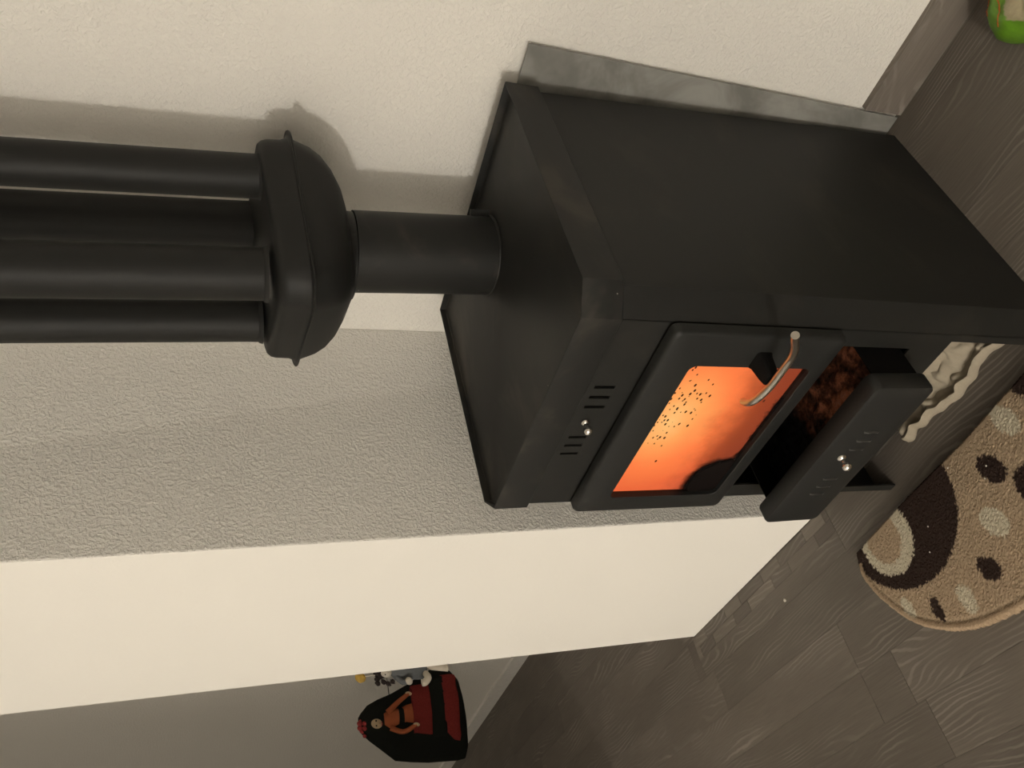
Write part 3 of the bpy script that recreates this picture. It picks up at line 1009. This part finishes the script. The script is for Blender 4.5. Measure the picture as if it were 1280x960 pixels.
# ---------------------------------------------------------------- green bag by the back wall
def bag():
    bm = bmesh.new()
    n, m = 128, 52
    cx, cy = -0.230, 0.984
    vl, cl, fl = [], [], []
    rs = random.Random(3)
    def outline_r(a):
        # diamond-like pouch with its corner towards the stove
        c0, s0 = abs(math.cos(a)), abs(math.sin(a))
        e = 1.5
        return 1 / ((c0 / 0.122) ** e + (s0 / 0.098) ** e) ** (1 / e)
    for j in range(m + 1):
        t_ = j / m
        for i in range(n):
            a = 2 * PI * i / n
            rr_ = outline_r(a) * math.sin(t_ * PI / 2) ** 0.8 if j else 0
            x = rr_ * math.cos(a); y = rr_ * math.sin(a)
            h = 0.050 * (1 - t_ ** 2.2) + 0.004
            crm = abs(noise.noise(Vector((x * 28, y * 28, 1)))) * 0.012 + abs(noise.noise(Vector((x * 60, y * 50, 4)))) * 0.005
            z = h + crm * (1 - t_ * 0.5)
            vl.append((cx + x, cy + y, z))
            # print: green with a pale patch and an orange looped line
            wx, wy = cx + x, cy + y
            c = (0.135, 0.30, 0.022)
            c = tuple(v * (0.8 + 0.4 * (0.5 + noise.noise(Vector((wx * 30, wy * 30, 0))))) for v in c)
            if wx > -0.316 + (0.875 * (wy - 0.963) if wy > 0.963 else 0.5 * (0.963 - wy)) and wx < -0.19 and wy < 1.05: c = (0.42, 0.36, 0.22)
            cl.append((*c, 1))
    for j in range(m):
        for i in range(n):
            k = (i + 1) % n
            fl.append((j * n + i, j * n + k, (j + 1) * n + k, (j + 1) * n + i))
    base0 = len(vl)
    for i in range(n):
        x, y, z = vl[m * n + i]
        vl.append((x, y, 0.0008)); cl.append(cl[m * n + i])
    for i in range(n):
        k = (i + 1) % n
        fl.append((m * n + i, m * n + k, base0 + k, base0 + i))
    fl.append(tuple(base0 + i for i in range(n))[::-1])
    me = bpy.data.meshes.new('bag')
    me.from_pydata(vl, [], fl)
    color_attr(me, cl)
    me.validate()
    me.materials.append(attr_mat('printed_plastic', 0.35, 0.5, 0, 200, 0.001, 0.1))
    for p_ in me.polygons: p_.use_smooth = True
    o = bpy.data.objects.new('plastic_bag', me)
    COL.objects.link(o)
    tag(o, 'bright green crumpled plastic bag with orange loop print beside the wall', 'bag')
    # orange loop, printed line
    def surf(x, y):
        best = min(((vx - x) ** 2 + (vy - y) ** 2, vz) for vx, vy, vz in vl[:base0])
        return best[1]
    pts = [(-0.329, 1.002), (-0.324, 1.014), (-0.315, 1.020), (-0.305, 1.015), (-0.301, 1.002), (-0.305, 0.991), (-0.313, 0.984), (-0.322, 0.979), (-0.331, 0.976)]
    pts = spline([(a, b_, 0) for a, b_ in pts], 6)
    b_ = bmesh.new()
    tube(b_, [(p_.x, p_.y, surf(p_.x, p_.y) + 0.0001) for p_ in pts], 0.0011, 6)
    finish('printed_loop', b_, simple('orange_print', (0.42, 0.10, 0.02), 0.4), o, smooth=True)
bag()

# ---------------------------------------------------------------- dolls on the wall past the wing
VD = Vector((-0.968, 0.25, 0)).normalized()
VR = Vector((0.25, 0.968, 0)).normalized()
dyaw = math.atan2(VR.y, VR.x)          # local x = towards the wall, local -y = towards the viewer
DD = 2.80
PXM = 384.0 / 1.0                       # pixels per metre at the dolls
def doll_M(name, label, py, px0, dist):
    """local frame of a hanging doll: u right, v up, w towards the room"""
    d = None
    ro_ = F - U * ((px0 - 640) / f_px) - R * ((py - 480) / f_px)
    hv = Vector((ro_.x, ro_.y, 0)).length
    t_ = dist / hv
    p = Vector((0, 0, H)) + ro_ * t_
    return thing(name, label, 'doll', (p.x, p.y, p.z), (0, 0, dyaw))
def sect(bm, rows, dep, n=28, front=0.0):
    """rows of (v, left u, right u, depth); elliptical sections"""
    loops = []
    for (v, a, b_, dp) in rows:
        cx, hw = (a + b_) / 2, (b_ - a) / 2
        loops.append([(cx + hw * math.cos(2 * PI * k / n), front + dp * math.sin(2 * PI * k / n), v) for k in range(n)])
    loft(bm, loops, True, True)
def shear(root, k=0.147):
    for o in root.children_recursive:
        if o.type == 'MESH':
            for v_ in o.data.vertices: v_.co.x += k * v_.co.z
def doll_one():
    root = doll_M('doll', 'larger hanging doll with black cloak, red skirt and red flower on its head', 893, 580, DD)
    k = 1 / PXM
    def u(y): return (893 - y) * k
    def v(x): return (580 - x) * k
    CLK = simple('black_felt', (0.010, 0.011, 0.009), 0.95, nscale=120, spec=0.05, bstr=0.5)
    RED = simple('red_knit', (0.14, 0.02, 0.017), 0.95, nscale=260, namp=0.35, spec=0.05, bstr=0.8)
    ORG = simple('rust_orange_felt', (0.27, 0.075, 0.03), 0.9, nscale=90, spec=0.1)
    SKIN = simple('doll_skin', (0.42, 0.31, 0.19), 0.7)
    CRM = simple('red_flower', (0.28, 0.03, 0.03), 0.9, nscale=100)
    bm = bmesh.new()
    rows = [(v(579), u(935), u(868), 0.03), (v(575), u(944), u(850), 0.05), (v(566), u(946), u(841), 0.062), (v(550), u(948), u(838), 0.062), (v(530), u(949), u(848), 0.06), (v(510), u(949), u(861), 0.055),
            (v(490), u(947), u(872), 0.05), (v(473), u(936), u(880), 0.042), (v(460), u(927), u(888), 0.034), (v(452), u(920), u(896), 0.022), (v(449), u(915), u(900), 0.01)]
    sect(bm, rows, 0)
    for q in bm.verts: q.co += Vector((noise.noise(q.co * 40), noise.noise(q.co * 40 + Vector((5, 0, 0))), 0)) * 0.005
    finish('cloak', bm, CLK, root, smooth=True)
    bm = bmesh.new()
    sect(bm, [(v(567), u(926), u(848), 0.024), (v(560), u(925), u(848), 0.028), (v(549), u(918), u(850), 0.026)], 0, front=-0.045)
    sect(bm, [(v(537), u(922), u(858), 0.02), (v(532), u(923), u(860), 0.026), (v(511), u(920), u(864), 0.024)], 0, front=-0.043)
    for q in bm.verts: q.co += Vector((0, noise.noise(q.co * 130), noise.noise(q.co * 90))) * 0.005
    finish('skirt', bm, RED, root, smooth=True)
    bm = bmesh.new()
    sect(bm, [(v(551), u(921), u(850), 0.022), (v(540), u(922), u(852), 0.027), (v(533), u(923), u(857), 0.023)], 0, front=-0.047)
    finish('skirt_band', bm, CLK, root, smooth=True)
    bm = bmesh.new()
    sect(bm, [(v(513), u(912), u(880), 0.020), (v(503), u(908), u(886), 0.022), (v(496), u(909), u(890), 0.020), (v(484), u(915), u(892), 0.020), (v(477), u(910), u(897), 0.012)], 0, front=-0.040)
    finish('bodice', bm, ORG, root, smooth=True)
    bm = bmesh.new()
    sect(bm, [(v(500), u(910), u(889), 0.022), (v(494), u(910), u(889), 0.022)], 0, front=-0.042)
    finish('waistband', bm, CLK, root, smooth=True)
    for pts in ([(u(896), -0.05, v(481)), (u(884), -0.055, v(494)), (u(874), -0.062, v(507))], [(u(913), -0.05, v(483)), (u(917), -0.058, v(498)), (u(909), -0.07, v(513))]):
        b_ = bmesh.new()
        tube(b_, spline(pts, 5), [0.009 - 0.0003 * q for q in range(11)], 12)
        arm = finish('arm', b_, ORG, root, smooth=True)
        b_ = bmesh.new()
        ball(b_, pts[-1], 0.008, 12, 8, (0.8, 0.7, 1.3))
        finish('hand', b_, SKIN, arm, smooth=True)
    bm = bmesh.new()
    ball(bm, (u(908.5), -0.032, v(469)), 0.0165, 20, 14, (0.95, 0.9, 1.15))
    ball(bm, (u(908.5), -0.0485, v(470)), 0.0030, 8, 6)
    head = finish('head', bm, SKIN, root, smooth=True)
    for dy in (-3, 2.5):
        b_ = bmesh.new(); ball(b_, (u(908.5 + dy), -0.0462, v(467)), 0.0026, 8, 6); finish('eye', b_, CLK, head, smooth=True)
    b_ = bmesh.new()
    tube(b_, [(u(910.5), -0.0455, v(473.4)), (u(908.5), -0.0470, v(474)), (u(906.5), -0.0455, v(473.4))], 0.0012, 6)
    finish('mouth', b_, CRM, head)
    bm = bmesh.new()
    for a in range(7):
        an = a * 2 * PI / 6
        rr_ = 0 if a == 6 else 0.011
        ball(bm, (u(911) + rr_ * 1.2 * math.cos(an), -0.018 + 0.006 * math.cos(an * 2), v(452) + rr_ * 0.8 * math.sin(an)), 0.0085, 10, 8)
    ball(bm, (u(922), -0.02, v(454)), 0.006, 10, 8)
    finish('flower', bm, CRM, root, smooth=True)
    # peg to the wall
    wall_u = (BY - root.location.y - 0.0) / math.cos(dyaw - PI / 2) if False else None
    loc_w = root.location
    # a thin peg from the back of the cloak straight to the back wall
    zt = v(492)
    inv = Matrix.Rotation(-dyaw, 4, 'Z')
    a0 = Vector((0, 0.03, zt))
    wp = Matrix.Rotation(dyaw, 4, 'Z') @ a0 + loc_w
    b0 = inv @ (Vector((wp.x, BY + 0.004, wp.z)) - loc_w)
    shear(root)
    b_ = bmesh.new(); tube(b_, [a0, b0], 0.0012, 8)
    finish('wall_peg', b_, M_DARK, root)
root_one = doll_one()

def doll_two():
    root = doll_M('doll', 'small puppet in grey-blue top and white trousers beside the wing wall edge', 846, 560, 2.66)
    k = 1 / (PXM * 1.055)
    def u(y): return (846 - y) * k
    def v(x): return (560 - x) * k
    BLU = simple('grey_blue_cloth', (0.105, 0.11, 0.112), 0.9, nscale=150, bstr=0.4)
    WHT = simple('off_white_cloth', (0.52, 0.46, 0.37), 0.9, nscale=90)
    HAIR = simple('dark_hair', (0.02, 0.012, 0.010), 0.9, nscale=150, bstr=0.6)
    YEL = simple('yellow_wool', (0.46, 0.29, 0.06), 0.95, nscale=200, bstr=0.6)
    SK = simple('pale_doll_skin', (0.50, 0.45, 0.37), 0.7)
    bm = bmesh.new(); sect(bm, [(v(532), u(850), u(826), 0.022), (v(522), u(851), u(826), 0.025), (v(505), u(852), u(828), 0.024), (v(493), u(853), u(830), 0.02), (v(488), u(848), u(834), 0.012)], 0)
    finish('top', bm, BLU, root, smooth=True)
    for pts in ([(u(850), -0.01, v(494)), (u(856), -0.02, v(500)), (u(855), -0.03, v(507))], [(u(831), -0.01, v(494)), (u(824), -0.02, v(503)), (u(826), -0.03, v(512))]):
        b_ = bmesh.new(); tube(b_, spline(pts, 4), 0.0085, 12); a = finish('arm', b_, BLU, root, smooth=True)
        b_ = bmesh.new(); ball(b_, pts[-1], 0.0115, 12, 8); finish('hand', b_, SK, a, smooth=True)
    bm = bmesh.new(); tube(bm, spline([(u(844), -0.015, v(530)), (u(850), -0.035, v(531)), (u(856), -0.04, v(526)), (u(857), -0.04, v(522))], 4), 0.0105, 12); finish('leg', bm, WHT, root, smooth=True)
    bm = bmesh.new(); tube(bm, spline([(u(834), -0.005, v(528)), (u(836), -0.02, v(540)), (u(837), -0.025, v(558))], 4), 0.0105, 12); finish('leg', bm, WHT, root, smooth=True)
    bm = bmesh.new(); ball(bm, (u(845), -0.01, v(481)), 0.0155, 18, 12, (1, 0.95, 1.1)); ball(bm, (u(846), -0.0255, v(482)), 0.003, 8, 6)
    head = finish('head', bm, SK, root, smooth=True)
    for dy in (-2.5, 3):
        b_ = bmesh.new(); ball(b_, (u(845.5 + dy), -0.0235, v(479)), 0.002, 8, 6); finish('eye', b_, HAIR, head, smooth=True)
    bm = bmesh.new()
    ball(bm, (u(844), 0.004, v(474)), 0.019, 18, 12, (1.1, 0.95, 1.0))
    for (a, b2) in ((856, 478), (858, 484), (855, 489), (832, 478), (830, 486), (853, 470), (858, 471)):
        ball(bm, (u(a), -0.002, v(b2)), 0.0075, 10, 8)
    for q in bm.verts: q.co += Vector((1, 1, 1)) * 0.004 * noise.noise(q.co * 200)
    finish('hair', bm, HAIR, root, smooth=True)
    bm = bmesh.new(); ball(bm, (u(852), 0.0, v(450)), 0.0150, 18, 12, (1, 0.9, 1.05))
    for q in bm.verts: q.co += Vector((1, 1, 1)) * 0.002 * noise.noise(q.co * 300)
    finish('bobble', bm, YEL, root, smooth=True)
    bm = bmesh.new(); tube(bm, [(u(851), 0.0, v(452)), (u(848), 0.0, v(470))], 0.002, 8); finish('string', bm, SK, root)
    loc_w = root.location
    inv = Matrix.Rotation(-dyaw, 4, 'Z')
    a0 = Vector((u(842) + 0.147 * v(528), 0.012, v(528)))
    wp = Matrix.Rotation(dyaw, 4, 'Z') @ a0 + loc_w
    b0 = inv @ (Vector((wp.x, BY + 0.004, wp.z)) - loc_w)
    shear(root)
    bm = bmesh.new(); tube(bm, [a0, b0], 0.0008, 8)
    finish('wall_peg', bm, M_DARK, root)
doll_two()
